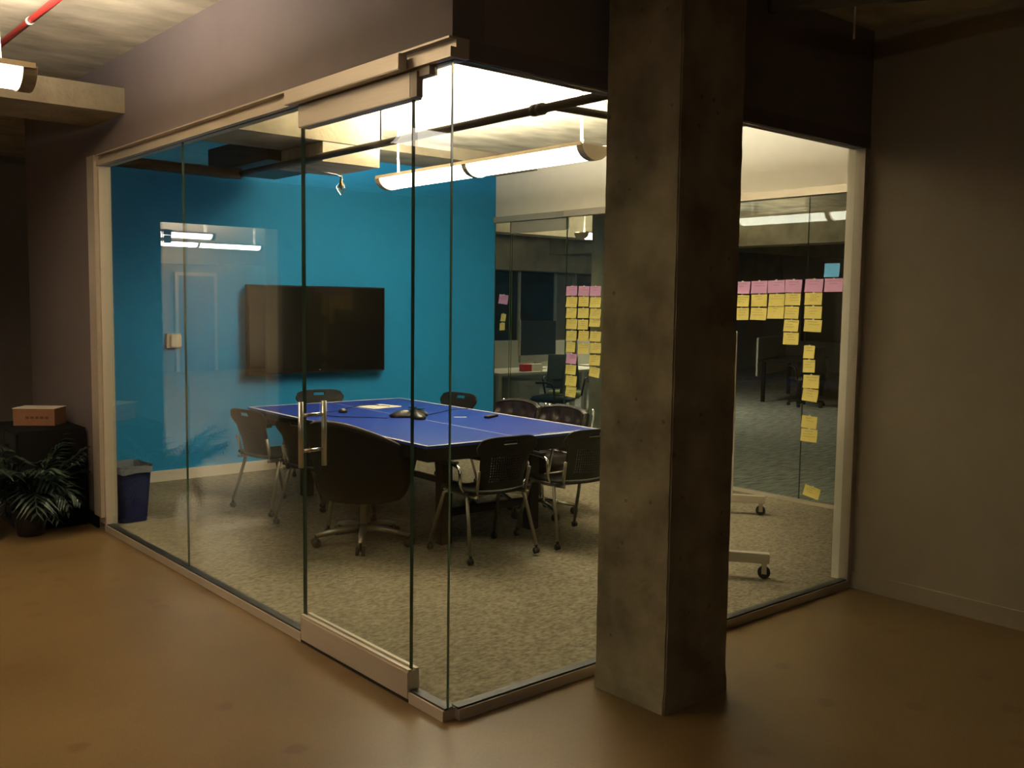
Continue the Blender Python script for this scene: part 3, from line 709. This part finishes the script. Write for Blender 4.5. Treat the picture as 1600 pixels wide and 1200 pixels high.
mo = thing('monitor', 'large black monitor standing on the pale desk behind the glass', 'monitor', (6.87, 7.1, .752), R(4))
B('housing', 'black', -.36, .36, -.02, .02, .2, .68, mo, .006); B('side_edge', 'pale', -.375, -.36, -.02, .02, .2, .7, mo); B('chin', 'greycab', -.36, .36, -.021, .02, .1, .2, mo); B('stand', 'greycab', -.1, .1, -.08, .1, 0, .012, mo); B('neck', 'greycab', -.04, .04, .01, .03, .01, .2, mo)
bx = thing('tissue_box', 'red and white box on the pale desk under the monitor', 'box', (6.47, 6.82, .752), R(0))
B('red_half', 'redcard', -.14, .0, -.05, .05, 0, .095, bx); B('white_half', 'paper', .0, .2, -.05, .05, 0, .095, bx)
pd = thing('drawer_pedestal', 'pale grey drawer pedestal under the office desk', 'cabinet', (6.4, 6.95, .012))
B('body', 'greycab', -.2, .2, -.2, .3, 0, .62, pd)
for k in range(3):
    dw = B('drawer', 'greycab', -.19, .19, -.215, -.2, .03+.2*k, .215+.2*k, pd, .003); T('drawer_handle', 'lampend', [(-.06, -.235, .15+.2*k), (0, -.245, .14+.2*k), (.06, -.235, .15+.2*k)], .005, dw, 6)
def office_chair(label, loc, rz, m1='greychair', m2='black'):
    t = thing('office_chair', label, 'chair', loc, rz)
    link('backrest', shell(lambda u, v: ((u-.5)*.44*(1-.15*v), -.2-.06*v+.12*(u-.5)**2, .55+.45*v), 10, 10, .03), m1, t, True)
    bm = bmesh.new(); box(bm, -.23, .23, -.22, .24, .42, .49, .02); link('seat', bm, m2, t, True)
    T('column', 'black', [(0, 0, .42), (0, 0, .1)], .03, t)
    for s in (-1, 1): T('armrest', 'black', [(s*.24, -.1, .45), (s*.28, -.08, .66), (s*.28, .14, .67)], .015, t, 6, 3)
    for k in range(5):
        a = 2*pi*k/5; lg = T('base_arm', 'black', [(0, 0, .11), (.3*cos(a), .3*sin(a), .07)], .018, t, 6)
        bm = bmesh.new(); tube(bm, [(.3*cos(a)-.02, .3*sin(a), .03), (.3*cos(a)+.02, .3*sin(a), .03)], .03, 10); tube(bm, [(.3*cos(a), .3*sin(a), .03), (.3*cos(a), .3*sin(a), .075)], .008); link('caster', bm, 'caster', lg)
    return t
office_chair('mesh office chair with yellow-green seat beyond the glass beside the notes', (6.64, 6.3, .012), R(-50), 'greychair', 'lime')
office_chair('black office chair in front of the pale desk and pedestal', (6.1, 5.92, .012), R(25), 'black')
office_chair('black office chair silhouetted behind the notes right of the pillar', (12.0, 6.0, .012), R(-30), 'black')
sk = thing('side_chair', 'dark side chair at the far right behind the rear glass', 'chair', (11.6, 4.15, .012), R(200))
B('seat', 'black', -.25, .25, -.25, .25, .45, .5, sk, .01); B('backrest', 'black', -.25, .25, .23, .27, .6, 1.0, sk, .01)
for sx in (-1, 1):
    for sy in (-1, 1): T('leg', 'apron', [(sx*.23, sy*.22, .47), (sx*.26, sy*.3, 0)], .012, sk, 6)
    T('back_post', 'apron', [(sx*.22, .23, .47), (sx*.22, .25, .62)], .012, sk, 6)

# ------------------------------------------------------------------ corridor left: cabinet, box, palm
cb = thing('low_cabinet', 'low dark cabinet against the mauve wall behind the palm', 'cabinet', (-.06, 4.72, 0))
B('body', 'darkwood', -.45, 0, -.35, .35, 0, .72, cb); B('door', 'darkwood', -.465, -.45, -.34, -.005, .04, .7, cb, .003); B('door', 'darkwood', -.465, -.45, .005, .34, .04, .7, cb, .003)
cx = thing('cardboard_box', 'brown cardboard box on the dark cabinet above the palm', 'box', (-.27, 4.75, .721), R(-38))
B('carton', 'card', -.15, .15, -.10, .10, 0, .125, cx); bm = bmesh.new(); box(bm, -.155, .155, -.102, 0, .125, .129); box(bm, -.153, .153, .002, .103, .125, .128); link('top_flap', bm, 'paper', cx)
bm = bmesh.new()
for k in range(5): box(bm, -.06+.035*k, -.035+.035*k, -.1008, -.1, .05, .068)
link('printed_marks', bm, 'cardprint', cx)
pl = thing('potted_palm', 'dark green potted palm on the corridor floor at the left edge', 'plant', (-.47, 4.28, 0))
bm = bmesh.new(); lathe(bm, [(.085, 0), (.10, .08), (.115, .16), (.125, .17), (.125, .19), (.105, .19), (.1, .16)], 24); link('pot', bm, 'pot', pl, True)
bm = bmesh.new(); lathe(bm, [(.1, .155), (.095, .165)], 20); link('soil', bm, 'soil', pl)
def frond_mesh(length, droop, seed):
    rnd = random.Random(seed); bm = bmesh.new(); pts = []
    for k in range(13):
        s = k/12; pts.append(Vector((length*.62*s**1.3, 0, length*(1.05*s-droop*s**2.6))))
    tube(bm, pts, [.005*(1-.75*k/12)+.001 for k in range(13)], 5)
    for k in range(3, 13):
        for side in (-1, 1):
            for sub in (0,):
                if k+sub > 12: continue
                p = pts[k].lerp(pts[min(12, k+1)], sub); s = (k+sub)/12; ll = length*.42*sin(pi*min(1, .15+.8*s))+.03
                tdir = (pts[min(12, k+1)]-pts[k-1]).normalized()
                dirv = (tdir*.8+Vector((0, side, 0))*.75+Vector((0, 0, rnd.uniform(-.25, .1)))).normalized()
                wv = dirv.cross(Vector((0, 0, 1))).normalized()*.014
                mid = p+dirv*ll*.5+Vector((0, 0, .004)); tip = p+dirv*ll+Vector((0, 0, -.25*ll)); up = Vector((0, 0, .0015))
                a, b, c, d_, e, f = [bm.verts.new(q) for q in (p-wv*.4, p+wv*.4, mid+wv, tip, mid-wv, mid+up*3)]
                bm.faces.new((a, b, f)); bm.faces.new((b, c, f)); bm.faces.new((c, d_, f)); bm.faces.new((d_, e, f)); bm.faces.new((e, a, f))
    me = bpy.data.meshes.new('frond'); bm.to_mesh(me); bm.free(); me.materials.append(M['leaf']); return me
FM = [frond_mesh(.64, .35, 1), frond_mesh(.58, .75, 2), frond_mesh(.52, 1.05, 3), frond_mesh(.72, .22, 4)]
for k in range(46):
    me = FM[(k*7) % 4]; o = bpy.data.objects.new('frond', me); COL.objects.link(o); o.parent = pl
    o.location = (.03*cos(k*2.4), .03*sin(k*2.4), .16); o.rotation_euler = (0, R(random.uniform(-14, 16)), k*2.399); s = random.uniform(.75, 1.0)*(.82 if cos(k*2.399) > .2 else 1); o.scale = (s, s, s)
